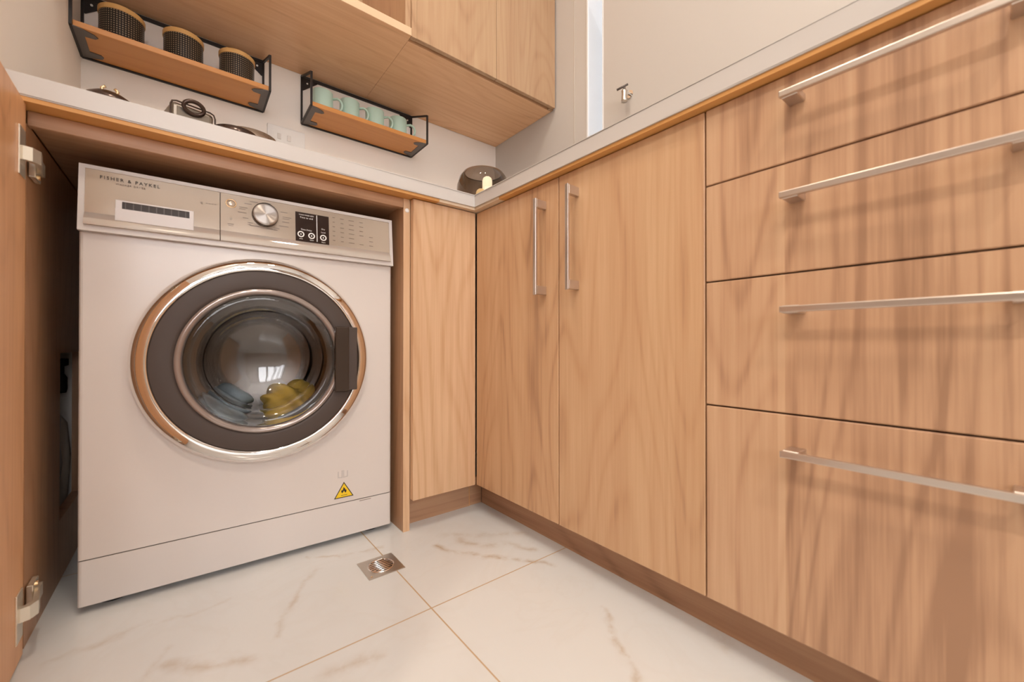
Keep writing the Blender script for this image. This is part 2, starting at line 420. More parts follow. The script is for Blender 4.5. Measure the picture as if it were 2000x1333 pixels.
# ------------------------------------------------------------------ base cabinets
ZB, ZT = .0855, .9025
def bar_handle(parent, p0, p1, out=.036, w=.009, post=.020):
    """square bow handle between p0 and p1 on the x=0 plane"""
    a, b = Vector(p0), Vector(p1); bm = bmesh.new(); d = (b-a).normalized()
    X = Vector((-1, 0, 0))
    lo = [min(a[i], b[i]) for i in range(3)]; hi = [max(a[i], b[i]) for i in range(3)]
    if abs(d.z) > .5:
        box(bm, (-out, a.y-.0045, lo[2]), (-out+.007, a.y+.0045, hi[2]), .0012, 2)
        for z0, z1 in ((lo[2]+.002, lo[2]+.002+post), (hi[2]-.002-post, hi[2]-.002)): box(bm, (-out+.004, a.y-.0055, z0), (0, a.y+.0055, z1), .001)
    else:
        box(bm, (-out, lo[1], a.z-.0045), (-out+.007, hi[1], a.z+.0045), .0012, 2)
        for y0, y1 in ((lo[1]+.002, lo[1]+.002+post), (hi[1]-.002-post, hi[1]-.002)): box(bm, (-out+.004, y0, a.z-.0055), (0, y1, a.z+.0055), .001)
    return obj('handle', bm, NICKEL, parent)
def carcass(bm, x0, x1, y0, y1, z0=.0855, z1=.904, t=.018, front='x'):
    # open-fronted box: sides, bottom, back
    if front == 'x':
        box(bm, (x0, y0, z0), (x1, y0+t, z1)); box(bm, (x0, y1-t, z0), (x1, y1, z1)); box(bm, (x0, y0+t, z0), (x1, y1-t, z0+t)); box(bm, (x1-t, y0+t, z0+t), (x1, y1-t, z1)); box(bm, (x0, y0+t, z1-t), (x1-t, y1-t, z1))
    return bm
# corner filler cabinet under the worktop, beside the washer
t = empty('corner_cabinet', (-.10, .03, 0), 0, 'narrow walnut corner cabinet with no handle between washer and side run', 'cabinet')
bm = B((-.2055, .022, .0855), (-.1875, WB-.003, .904)); box(bm, (-.1875, .022, .0855), (-.005, WB-.003, .1035)); box(bm, (-.023, .30, .1035), (-.005, WB-.003, .904)); box(bm, (-.1875, .022, .886), (-.023, WB-.003, .904)); box(bm, (-.1875, WB-.02, .1035), (-.023, WB-.003, .886))
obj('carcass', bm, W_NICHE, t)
obj('door', B((-.2045, 0, ZB), (-.0035, .018, ZT), .0012), W_BACK, t)
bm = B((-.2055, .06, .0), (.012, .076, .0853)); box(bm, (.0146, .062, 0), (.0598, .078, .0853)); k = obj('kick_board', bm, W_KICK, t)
bm = B((.012, .0605, 0), (.0145, .0765, .0853)); part(obj('board_end', bm, W_PLY, k), 'pale cut end of the kick board')
# panel right of washer
t = empty('side_panel', (-.2148, .3, 0), 0, 'walnut upright panel right of the washer with white screw cap', 'panel')
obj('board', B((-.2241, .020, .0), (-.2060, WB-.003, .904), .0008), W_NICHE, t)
obj('edge_strip', B((-.2243, .0190, .0), (-.2058, .0202, .904)), W_BACK, t)
bm = lathe(bmesh.new(), [(0, .0022), (.003, .0022), (.0055, .0012), (.006, 0)], (-.2140, .0190, .873), 20, 'y'); obj('screw_cap', bm, WHITEINK, t, smooth=True)
# panel left of washer with cut-out
t = empty('side_panel', (-.902, .3, 0), 0, 'walnut panel left of washer with rectangular cut-out for hoses', 'panel')
bm = bmesh.new(); x0, x1 = -.9112, -.893
box(bm, (x0, .02, 0), (x1, .262, .882)); box(bm, (x0, .262, 0), (x1, .50, .131)); box(bm, (x0, .262, .49), (x1, .50, .882)); box(bm, (x0, .50, 0), (x1, WB-.003, .882))
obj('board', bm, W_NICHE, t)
# niche top
t = empty('niche_top_panel', (-.55, .3, .882), 0, 'horizontal walnut rail and board under the worktop above washer', 'panel')
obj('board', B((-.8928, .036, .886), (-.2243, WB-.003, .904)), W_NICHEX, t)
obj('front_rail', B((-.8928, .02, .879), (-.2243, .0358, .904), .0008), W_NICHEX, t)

# two-door cabinet on the side run
Y1, Y2, YE = -.3461, -.6922, -1.146
t = empty('double_door_cabinet', (.25, -.35, 0), 0, 'walnut base cabinet with two doors and long vertical bar handles', 'cabinet')
obj('carcass', carcass(bmesh.new(), .0195, WR-.003, Y2, -.004), W_NICHE, t)
d1 = obj('door', B((0, Y1+.0013, ZB), (.018, -.0006, ZT), .0012), W_RIGHT, t); part(d1, 'left door, next to the inner corner')
d2 = obj('door', B((0, Y2+.0013, ZB), (.018, Y1-.0013, ZT), .0012), W_RIGHT, t); part(d2, 'right door, beside the drawers')
bar_handle(d1, (0, -.300, .627), (0, -.300, .858)); bar_handle(d2, (0, -.405, .6285), (0, -.405, .861))
# drawers
t = empty('drawer_cabinet', (.25, -.92, 0), 0, 'walnut cabinet of four stacked drawers with long horizontal bar handles', 'cabinet')
obj('carcass', carcass(bmesh.new(), .0195, WR-.003, YE, Y2-.0005), W_NICHE, t)
zs = [ZT, .7749, .6136, .4085, ZB]
hz = [.860, .719, .559, .357]
nm = ['topmost shallow drawer', 'second drawer from the top', 'third drawer from the top', 'deep bottom drawer']
for i in range(4):
    d = obj('drawer', B((0, YE+.0013, zs[i+1]+(.0013 if i < 3 else 0)), (.018, Y2-.0013, zs[i]-(.0013 if i else 0)), .0012), W_DRAW, t); part(d, nm[i])
    bar_handle(d, (0, -1.040, hz[i]), (0, -.8125, hz[i]))
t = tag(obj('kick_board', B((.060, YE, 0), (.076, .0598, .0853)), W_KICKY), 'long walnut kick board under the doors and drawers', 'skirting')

# left open door of the washer niche
t = empty('open_cabinet_door', (-.889, -.004, 0), math.radians(1.6), 'walnut door swung open at the far left beside washer', 'door')
obj('door_panel', B((-.0185, -.655, .004), (0, 0, .9045), .001), W_OPEN, t, local=True)
for z0, sgn, zc in ((.777, 1, .829), (.041, -1, .062)):
    bm = B((0, -.047, z0), (.0022, -.012, z0+.077), .0006)
    h = obj('hinge', bm, HINGEM, t, local=True)
    
    m2 = t.matrix_world
    bm = bmesh.new(); zz = z0+.0385
    # arm: a bowed channel reaching back to the plate on the niche panel
    prof = [(.002, -.030), (.012, -.026), (.019, -.012), (.017, .010), (.012, .040), (.012, .062), (.006, .062), (.006, .040), (.010, .006), (.012, -.010), (.006, -.018), (.002, -.020)]
    a = [bm.verts.new((x, y, zz-.011)) for x, y in prof]; b = [bm.verts.new((x, y, zz+.011)) for x, y in prof]
    bm.faces.new(a); bm.faces.new(b[::-1])
    for i in range(len(prof)): bm.faces.new((a[i], b[i], b[(i+1) % len(prof)], a[(i+1) % len(prof)]))
    bm.transform(t.matrix_world); o = obj('arm', bm, HINGEM, h)
    bm = B((-.0015, .026, zz-.022), (.0065, .066, zz+.022), .001)
    bm.transform(t.matrix_world); obj('mounting_plate', bm, HINGEM, h)
    for dz in (-.017, .017):
        bm = tube(bmesh.new(), [(-.001, .046, zz+dz), (.0095, .046, zz+dz)], .004, 10)
        bm.transform(t.matrix_world); obj('screw', bm, BRASS, h)

# ------------------------------------------------------------------ clutter behind cut-out
tag(obj('waste_hose', tube(bmesh.new(), [(-.955, .47, .10), (-.935, .45, .16), (-.928, .44, .22), (-.932, .43, .28), (-.928, .42, .33), (-.935, .41, .38), (-.955, .40, .42)], .011, 12), HOSE, smooth=True), 'grey flexible waste hose seen through the cut-out left of washer', 'hose')
tag(obj('drain_pipe', tube(bmesh.new(), [(-.945, .545, .0), (-.94, .54, .12), (-.935, .535, .22), (-.94, .53, .30), (-.965, .52, .345)], .017, 14), HOSEW, smooth=True), 'cream drain pipe standing behind the cut-out in left panel', 'pipe')
tag(obj('stop_valve', lathe(bmesh.new(), [(0, 0), (.014, 0), (.016, .01), (.016, .04), (.010, .05), (.010, .07), (.018, .073), (.018, .09), (0, .091)], (-.945, .565, .38), 16), BLACKR, smooth=True), 'black stop valve behind the hoses in left cut-out', 'valve')
tag(obj('cut_edge_bar', bar(bmesh.new(), (-.940, .29, .14), (-.925, .40, .215), .012, .05), W_OPEN), 'tan wooden bar standing in for the lit lower edge of the left cut-out', 'wood')  # bar put in place of the cut-out's lit lower edge

# ------------------------------------------------------------------ washing machine (local: x right, -y front, z up)
TH = -.0292
WO = (-.2407-.6*math.cos(TH), .0616-.6*math.sin(TH), 0)
wm = empty('washing_machine', WO, TH, 'white front-loading washer dryer with round chrome door in the niche', 'washing machine')
def W_(name, bm, mat, parent=None, smooth=False, lab=None):
    """part in washer coordinates; parent None = the washer itself"""
    bm.transform(wm.matrix_world); o = obj(name, bm, mat, parent or wm, smooth=smooth)
    if lab: part(o, lab)
    return o
DEP = .50
# body with a round hole in the front
cx, cz, RH = .300, .472, .178
bm = bmesh.new(); n = 96; zb, zt = .1025, .722
def rectpt(a, x0, x1, z0, z1):
    c, s = math.cos(a), math.sin(a); k = 1e9
    if c > 1e-9: k = min(k, (x1-cx)/c)
    if c < -1e-9: k = min(k, (x0-cx)/c)
    if s > 1e-9: k = min(k, (z1-cz)/s)
    if s < -1e-9: k = min(k, (z0-cz)/s)
    return cx+c*k, cz+s*k
angs = sorted([2*PI*i/n for i in range(n)]+[math.atan2(z-cz, x-cx) % (2*PI) for x in (.006, .594) for z in (zb, zt)])
inn = [bm.verts.new((cx+RH*math.cos(a), 0, cz+RH*math.sin(a))) for a in angs]
inn2 = [bm.verts.new((cx+RH*math.cos(a), .05, cz+RH*math.sin(a))) for a in angs]
out = [bm.verts.new((rectpt(a, .006, .594, zb, zt)[0], 0, rectpt(a, .006, .594, zb, zt)[1])) for a in angs]
N_ = len(angs)
for i in range(N_):
    j = (i+1) % N_; bm.faces.new((inn[i], inn[j], out[j], out[i])); bm.faces.new((inn2[i], inn2[j], inn[j], inn[i]))
def shell(bm, z0, z1, dep=DEP, top=False, bottom=False):
    # rounded front edges, sides and back
    pr = [(.006, 0), (.003, .0008), (.0008, .003), (0, .006), (0, dep), (.6, dep), (.6, .006), (.5992, .003), (.597, .0008), (.594, 0)]
    a = [bm.verts.new((x, y, z0)) for x, y in pr]; b = [bm.verts.new((x, y, z1)) for x, y in pr]
    for i in range(len(pr)-1): bm.faces.new((a[i], b[i], b[i+1], a[i+1]))
    if top: bm.faces.new(b)
    if bottom: bm.faces.new(a[::-1])
    return a, b
shell(bm, zb, zt)
W_('body', bm, ENAMEL)
W_('top_cover', B((0, .004, .7225), (.6, DEP, .849), .004, 2), ENAMEL2)
bm = bmesh.new(); a, b = shell(bm, .015, .1005, top=True, bottom=True); bm.faces.new((a[0], a[-1], b[-1], b[0]))
pl = W_('plinth', bm, ENAMEL2)
W_('seam', B((.003, .0015, .1), (.597, .01, .103)), SEAM)
W_('latch_slot', B((.515, -.0004, .0955), (.545, .001, .0975)), MARK, pl)
for x in (.045, .555):
    for y in (.05, .44):
        W_('foot', lathe(bmesh.new(), [(0, 0), (.024, 0), (.024, .008), (.012, .010), (.012, .016), (0, .016)], (x, y, 0), 24), BLACKR)
# fascia: tilted surface, off(z) = distance in front of the body plane
FZ0, FZ1, FO0, FO1 = .7225, .850, .014, .002
def foff(z): return FO0+(FO1-FO0)*(z-FZ0)/(FZ1-FZ0)
TILT = math.atan2(FO0-FO1, FZ1-FZ0)
def quadbox(bm, x0, x1, z0, z1, d0, d1, offs=None):
    """slab lying on the fascia, from d0 to d1 proud of it; offs = own offsets at z0,z1"""
    o0, o1 = (foff(z0), foff(z1)) if offs is None else offs
    vs = []
    for z, o in ((z0, o0), (z1, o1)):
        for x in (x0, x1):
            for d in (d0, d1): vs.append(bm.verts.new((x, -(o+d), z)))
    for f in ((0, 1, 3, 2), (4, 6, 7, 5), (0, 4, 5, 1), (2, 3, 7, 6), (0, 2, 6, 4), (1, 5, 7, 3)): bm.faces.new([vs[i] for i in f])
    return bm
bm = bmesh.new()
# frame of four white members around the silver insert, slightly proud
for x0, x1, z0, z1 in ((0, .0085, FZ0, FZ1), (.5915, .6, FZ0, FZ1), (.0085, .5915, FZ0, .7335), (.0085, .5915, .8425, FZ1)):
    quadbox(bm, x0, x1, z0, z1, -.016, 0)
fr = W_('fascia_frame', bm, ENAMEL2)
bm = quadbox(bmesh.new(), .0085, .2145, .7335, .8425, -.012, -.0015); dr = W_('detergent_drawer', bm, SILVER, lab='champagne detergent drawer front')
bm = quadbox(bmesh.new(), .2160, .5915, .756, .8425, -.012, -.0015)
cp = W_('control_panel', bm, SILVER, lab='champagne control panel right of the drawer')
# glossy curved lip below the control panel
LIP = plain('glossy_lip', (.62, .56, .50), .05, metal=.35)
def lip(x0, x1, parent):
    prof = []
    for i in range(11):
        t_ = i/10; z = .758-(.758-.7335)*t_; prof.append((z, foff(z)-.0015+.0085*math.sin(t_*PI/2)))
    bm = bmesh.new()
    v0 = [bm.verts.new((x0, -o, z)) for z, o in prof]; v1 = [bm.verts.new((x1, -o, z)) for z, o in prof]
    for i in range(10): bm.faces.new((v0[i], v0[i+1], v1[i+1], v1[i]))
    a0 = bm.verts.new((x0, .004, .7335)); a1 = bm.verts.new((x1, .004, .7335)); bm.faces.new((v0[-1], a0, a1, v1[-1]))
    bm.faces.new(v0+[a0]); bm.faces.new(v1+[a1])
    W_('lip', bm, LIP, parent, smooth=False)
lip(.2160, .5915, cp); lip(.0085, .2145, dr)
# drawer handle
bm = quadbox(bmesh.new(), .051, .170, .748, .772, -.002, .0045); 
quadbox(bm, .051, .060, .772, .787, -.002, .0015); quadbox(bm, .163, .170, .772, .787, -.002, .0015); quadbox(bm, .051, .170, .787, .7895, -.002, .001)
W_('grip', bm, DULL, dr, lab='pale finger grip')
bm = quadbox(bmesh.new(), .060, .163, .772, .7870, -.0012, -.0006); W_('slot', bm, GRIP, dr)
bm = bmesh.new()
for i in range(9): quadbox(bm, .064+i*.0115, .0655+i*.0115, .7722, .7868, -.0010, -.0002)
W_('slot_rib', bm, plain('slot_brown', (.09, .065, .05), .3), dr)
def ftext(s, size, x, z, mat, parent, name='lettering', al='LEFT', sp=1., d=-.0012, bm=None):
    return text_bm(s, size, (x, -(foff(z)+d), z), -TILT, .0003, al, sp, bm)
bm = ftext('FISHER & PAYKEL', .0088, .028, .8270, None, None, sp=1.33); W_('lettering', bm, INK, dr)
bm = ftext('WASHER DRYER', .0050, .050, .8195, None, None, sp=1.25); W_('lettering', bm, FAINT, dr)
bm = lathe(bmesh.new(), [(0, .0006), (.0022, .0006), (.0022, 0)], (.183, -(foff(.812)-.001), .812), 12, 'y'); W_('indicator_lamp', bm, MARK, dr)
bm = bmesh.new()
for i in range(4): quadbox(bm, .190+i*.005, .1935+i*.005, .812, .8133, -.0014, -.0011)
W_('printed_marks', bm, FAINT, dr)
W_('panel_joint', quadbox(bmesh.new(), .2146, .2159, .7335, .8425, -.010, -.004), SEAM)
# power button
def onface(bm, x, z, d=0.):
    M_ = Matrix.Translation((x, -(foff(z)+d-.0015), z)) @ Matrix.Rotation(-TILT, 4, 'X') @ Matrix.Rotation(PI/2, 4, 'X')
    bm.transform(M_); return bm
bm = onface(lathe(bmesh.new(), [(.0085, 0), (.0085, .001), (.0100, .001), (.0100, 0)], n=32), .235, .8215); W_('power_button_ring', bm, BRASS, cp, smooth=True)
bm = onface(lathe(bmesh.new(), [(0, .0022), (.006, .0018), (.0078, .0006), (.0080, 0)], n=32), .235, .8215); W_('power_button', bm, SILVER, cp, smooth=True)
# programme knob
kx, kz = .2995, .8055
bm = onface(lathe(bmesh.new(), [(.0265, 0), (.0262, .009), (.0250, .0155), (.0245, .0158)], n=64), kx, kz); kn = W_('programme_knob', bm, GRIP, cp, smooth=True, lab='round programme knob with dark skirt')
bmk = lathe(bmesh.new(), [(0, .0), (.010, .0), (.020, 0), (.0243, -.0003), (.0250, -.0025)], n=64)
me = bpy.data.meshes.new('knob_face'); bmesh.ops.recalc_face_normals(bmk, faces=bmk.faces)
for f in bmk.faces: f.smooth = True
bmk.to_mesh(me); bmk.free(); me.materials.append(KNOB)
kf = bpy.data.objects.new('knob_face', me); COL.objects.link(kf); kf['label'] = 'spun metal face of the knob'
kw = wm.matrix_world @ Matrix.Translation((kx, -(foff(kz)+.0170-.0015), kz)) @ Matrix.Rotation(-TILT, 4, 'X') @ Matrix.Rotation(PI/2, 4, 'X')
kf.parent = kn; bpy.context.view_layer.update(); kf.matrix_parent_inverse = kn.matrix_world.inverted(); kf.matrix_world = kw
# printed marks round the knob and the options grid
bm = bmesh.new(); rr = random.Random(3)
for k in range(14):
    a = math.radians(-60+k*300/13+90+60)
    x, z = kx+math.cos(a)*.036, kz+math.sin(a)*.030
    s = 1 if math.cos(a) > 0 else -1
    w_ = rr.uniform(.010, .020); x1 = x+s*w_
    if .757 < z < .841: quadbox(bm, min(x, x1), max(x, x1), z, z+.0016, -.0014, -.0011)
    if .757 < z < .838 and k % 3 == 0: quadbox(bm, min(x, x1), max(x, x1)-.004, z-.004, z-.0025, -.0014, -.0011)
W_('programme_marks', bm, FAINT, cp)
bm = bmesh.new()
for c_, xx in enumerate((.449, .469, .492, .517, .542)):
    for r_ in range(6):
        z = .829-r_*.0118-c_*.0003
        if c_ == 4 and r_ in (0, 1, 2): continue
        if c_ == 3 and r_ == 4: continue
        ww = (.006, .009, .013, .010, .013)[c_]*rr.uniform(.7, 1.1)
        quadbox(bm, xx-ww/2, xx+ww/2, z, z+.0018, -.0014, -.0011)
W_('option_marks', bm, plain('beige_print', (.17, .13, .10), .5), cp)
bm = bmesh.new(); quadbox(bm, .2285, .2400, .774, .7755, -.0014, -.0011); quadbox(bm, .230, .2390, .7705, .7715, -.0014, -.0011); W_('start_mark', bm, FAINT, cp)
bm = onface(lathe(bmesh.new(), [(0, .0006), (.0022, .0006), (.0022, 0)], n=12), .2345, .787); W_('indicator_lamp', bm, MARK, cp)
# display
dp = W_('display', quadbox(bmesh.new(), .3620, .4370, .757, .8290, -.0015, -.0003), BLACKP, cp, lab='black display with white rings and lettering')
bm = quadbox(bmesh.new(), .4085, .4100, .761, .8275, -.0006, .0001)
for (x, z) in ((.3735, .7745), (.3970, .7735), (.4235, .7730)):
    t_ = onface(lathe(bmesh.new(), [(.0050, .0010), (.0050, .0016), (.0075, .0016), (.0075, .0010)], n=28), x, z)
    tm = bpy.data.meshes.new('t'); t_.to_mesh(tm); bm.from_mesh(tm)
    t_ = onface(lathe(bmesh.new(), [(0, .0016), (.0016, .0016), (.0016, .0010)], n=10), x, z)
    tm = bpy.data.meshes.new('t'); t_.to_mesh(tm); bm.from_mesh(tm)
for s, sz, x, z in (('WASH RINSE DRY', .0040, .3860, .8215), ('Time to end', .0055, .3860, .8145), ('Time Delay', .0050, .3855, .7850), ('Dry', .0048, .4235, .7930), ('Level', .0046, .4235, .7848), ('SPIN', .0036, .3735, .7620), ('TEMP', .0036, .3970, .7612), ('Start', .0044, .4235, .7600)):
    text_bm(s, sz, (x, -(foff(z)+.0001), z), -TILT, .0002, 'CENTER', 1.05, bm)
bm.transform(wm.matrix_world); obj('display_print', bm, WHITEINK, cp)

# porthole door (thing > part > sub-part)
prof = [(.2320, 0), (.2320, .005)]+[(.2045+.0275*math.cos(PI/2*i_/14), .006+.030*math.sin(PI/2*i_/14)) for i_ in range(1, 15)]+[(.2020, .0355), (.2010, .032), (.2010, .028)]
bm = lathe(bmesh.new(), prof, (cx, 0, cz), 128, 'y')
door = W_('porthole_door', bm, CHROME, smooth=True, lab='chrome outer ring of the round door')
bm = lathe(bmesh.new(), [(.2012, .030), (.2000, .0330), (.1985, .0335), (.168, .0325), (.1620, .0315), (.160, .025)], (cx, 0, cz), 128, 'y')
W_('inner_ring', bm, DARKG, door, smooth=True, lab='dark grey ring between chrome and glass')
bm = lathe(bmesh.new(), [(.1618, .029), (.1605, .0345), (.1570, .0365), (.1535, .0360), (.1500, .0330), (.1470, .0280), (.1465, .018)], (cx, 0, cz), 128, 'y')
W_('glass_rim', bm, plain('translucent_rim', (.36, .30, .27), .12, metal=.5), door, smooth=True)
bm = lathe(bmesh.new(), [(.1480, .028), (.1440, .034), (.130, .030), (.118, .018), (.112, .0), (.108, -.035), (.100, -.062), (.080, -.078), (.045, -.088), (0, -.091),
                         (0, -.095), (.046, -.092), (.083, -.082), (.1045, -.065), (.1125, -.036), (.117, -.001), (.1215, .014), (.132, .025), (.144, .028), (.1480, .028)][::-1], (cx, 0, cz), 96, 'y')
W_('glass_bowl', bm, GLASS, door, smooth=True)
bm = B((.443, -.052, .3935), (.4745, -.036, .5520), .0025, 2)
W_('door_grip', bm, GRIP, door, lab='dark brown grip at the right of the door')
W_('grip_recess', B((.4745, -.0455, .3950), (.4960, -.036, .5510), .002, 2), DARKG, door)
# gasket and drum
bm = lathe(bmesh.new(), [(.178, -.004), (.172, -.012), (.150, -.020), (.142, -.034), (.150, -.050), (.160, -.065), (.165, -.085)], (cx, 0, cz), 96, 'y')
W_('gasket', bm, RUBBER, smooth=True)
bm = lathe(bmesh.new(), [(.165, -.085), (.205, -.095), (.215, -.11), (.215, -.40), (.19, -.42), (0, -.42)], (cx, 0, cz), 96, 'y')
W_('drum', bm, DRUM, smooth=True)
# stickers
bm = prism(bmesh.new(), [(.4520, .1145), (.5000, .1145), (.4760, .1545)], -.0007, 0); st = W_('fire_sticker', bm, INK, lab='yellow triangular fire warning sticker')
bm = prism(bmesh.new(), [(.4555, .1166), (.4965, .1166), (.4760, .1508)], -.0010, -.0005); W_('yellow_field', bm, YEL, st)
bm = prism(bmesh.new(), [(.4715, .1260), (.4690, .1310), (.4710, .1355), (.4722, .1330), (.4740, .1365), (.4748, .1415), (.4785, .1375), (.4795, .1335), (.4810, .1350), (.4825, .1310), (.4800, .1260), (.4780, .1285), (.4760, .1320), (.4735, .1285)], -.0013, -.0008); W_('flame_symbol', bm, INK, st)
W_('printed_line', prism(bmesh.new(), [(.4690, .1205), (.4840, .1205), (.4840, .1215), (.4690, .1215)], -.0013, -.0008), INK, st)
bm = bmesh.new()
for sx in (-1, 1):
    q = [(0, .164), (0, .1665), (.009, .1685), (.0125, .1675), (.0125, .182), (.010, .1845), (.0015, .1830), (.0015, .1815), (.0098, .1830), (.0108, .1815), (.0108, .1700), (.009, .1705), (0, .1685), (0, .164)]
    prism(bm, [(.4735+sx*x, z) for x, z in [(.0008, .165), (.0125, .1665), (.0125, .1825), (.0100, .1825), (.0100, .1690), (.0030, .1675), (.0030, .1845), (.0008, .1850)]], -.0005, 0)
W_('manual_symbol', bm, FAINT2)

# laundry in the drum
def cloth(name, mat, c, r, seed, label):
    bm = bmesh.new(); bmesh.ops.create_icosphere(bm, subdivisions=4, radius=1)
    rn = random.Random(seed); ph = [(rn.uniform(2, 7), rn.uniform(2, 7), rn.uniform(2, 7), rn.uniform(0, 6), rn.uniform(.03, .10)) for _ in range(10)]
    for v in bm.verts:
        d = 1+sum(a*math.sin(p*v.co.x+q*v.co.y+s*v.co.z+f) for p, q, s, f, a in ph)
        v.co = Vector((v.co.x*r[0]*d, v.co.y*r[1]*d, v.co.z*r[2]*d))+Vector(c)
    bm.transform(wm.matrix_world); tag(obj(name, bm, mat, smooth=True), label, 'laundry')
cloth('crumpled_cloth', CLOTHY, (.375, .19, .345), (.062, .055, .05), 5, 'crumpled yellow cloth seen through the round washer glass')
cloth('crumpled_cloth', CLOTHB, (.225, .22, .34), (.06, .065, .05), 8, 'crumpled pale blue cloth beside the yellow one in washer')

# ------------------------------------------------------------------ floor drain
def drain():
    cx_, cy_ = -.3325, -.106; s = .041
    t = empty('floor_drain', (cx_, cy_, .0), .0, 'small square steel floor drain with round slotted grate', 'drain')
    bm = bmesh.new(); n = 48; r = .029
    def sq(a):
        c, q = math.cos(a), math.sin(a); k = s/max(abs(c), abs(q)); return c*k, q*k
    A = [2*PI*i/n+PI/4 for i in range(n)]
    a0 = [bm.verts.new((cx_+r*math.cos(a), cy_+r*math.sin(a), .0018)) for a in A]
    a1 = [bm.verts.new((cx_+sq(a)[0], cy_+sq(a)[1], .0018)) for a in A]
    a2 = [bm.verts.new((cx_+sq(a)[0], cy_+sq(a)[1], .0002)) for a in A]
    a3 = [bm.verts.new((cx_+r*math.cos(a), cy_+r*math.sin(a), .0004)) for a in A]
    for i in range(n):
        j = (i+1) % n
        bm.faces.new((a0[i], a0[j], a1[j], a1[i])); bm.faces.new((a1[i], a1[j], a2[j], a2[i])); bm.faces.new((a3[i], a3[j], a0[j], a0[i]))
    obj('plate', bm, STEEL, t)
    obj('well', lathe(bmesh.new(), [(0, .0004), (.029, .0004)], (cx_, cy_, 0), 32), BLACKR, t)
    bm = bmesh.new()
    for k in range(-3, 4):
        y = k*.0072; L = math.sqrt(.0265**2-y*y)
        tube(bm, [(cx_-L, cy_+y-.0, .0028), (cx_+L, cy_+y, .0028)], .0018, 8)
    lathe(bm, [(.0268, .0008), (.0268, .0034), (.0290, .0034), (.0290, .0008)], (cx_, cy_, 0), 40)
    obj('grate', bm, CHROME, t, smooth=True)
    obj('screw', lathe(bmesh.new(), [(.002, .0018), (.002, .0026), (0, .0026)], (cx_-.033, cy_-.033, 0), 10), BRASS, t)
drain()

# ------------------------------------------------------------------ upper cabinets
ZU = 1.48; YF = .172; YC = .190
t = empty('wall_cabinet', (.19, .39, ZU), 0, 'walnut wall cabinet with two plain doors in the right corner', 'cabinet')
bm = B((-.131, YC+.010, ZU), (WR-.002, WB-.002, ZU+.018)); box(bm, (-.131, YC-.001, ZU+.018), (-.1135, WB-.002, 2.2)); box(bm, (WR-.02, YC, ZU+.018), (WR-.002, WB-.002, 2.2)); box(bm, (-.1135, WB-.02, ZU+.018), (WR-.02, WB-.002, 2.2)); box(bm, (-.131, YC, 2.2), (WR-.002, WB-.002, 2.218))
obj('carcass', bm, W_UNDER, t)
obj('end_panel', B((-.131, YF, ZU), (-.1135, YC-.0015, 2.218)), W_UPPER, t)
part(obj('door', B((-.1125, YF, ZU+.001), (.2020, YC-.002, 2.21), .001), W_UPPER, t), 'left door')
part(obj('door', B((.2040, YF, ZU+.001), (WR-.006, YC-.002, 2.21), .001), W_UPPER, t), 'right door against the wall')
obj('finger_groove_end', B((WR-.024, YC-.0015, ZU), (WR-.002, YC+.010, ZU+.018)), W_UPPER, t) 
t = empty('open_wall_unit', (-.52, .39, ZU), 0, 'open walnut wall unit without doors above the hanging shelves', 'cabinet')
bm = B((WL+.002, YF, ZU), (-.1318, WB-.002, ZU+.025))
obj('bottom_board', bm, W_UNDER, t)
obj('front_edge', B((WL+.002, YF-.001, ZU+.0004), (-.1318, YF, ZU+.0246)), plain('pale_edge_band', (.70, .50, .32), .4), t)
bm = B((-.150, YF+.004, ZU+.0252), (-.1322, WB-.002, 2.2)); box(bm, (WL+.002, YF+.004, ZU+.0252), (WL+.02, WB-.002, 2.2)); box(bm, (WL+.02, WB-.02, ZU+.0252), (-.150, WB-.002, 2.2)); box(bm, (WL+.002, YF+.004, 2.2), (-.1322, WB-.002, 2.218))
obj('carcass', bm, W_UPPER, t)

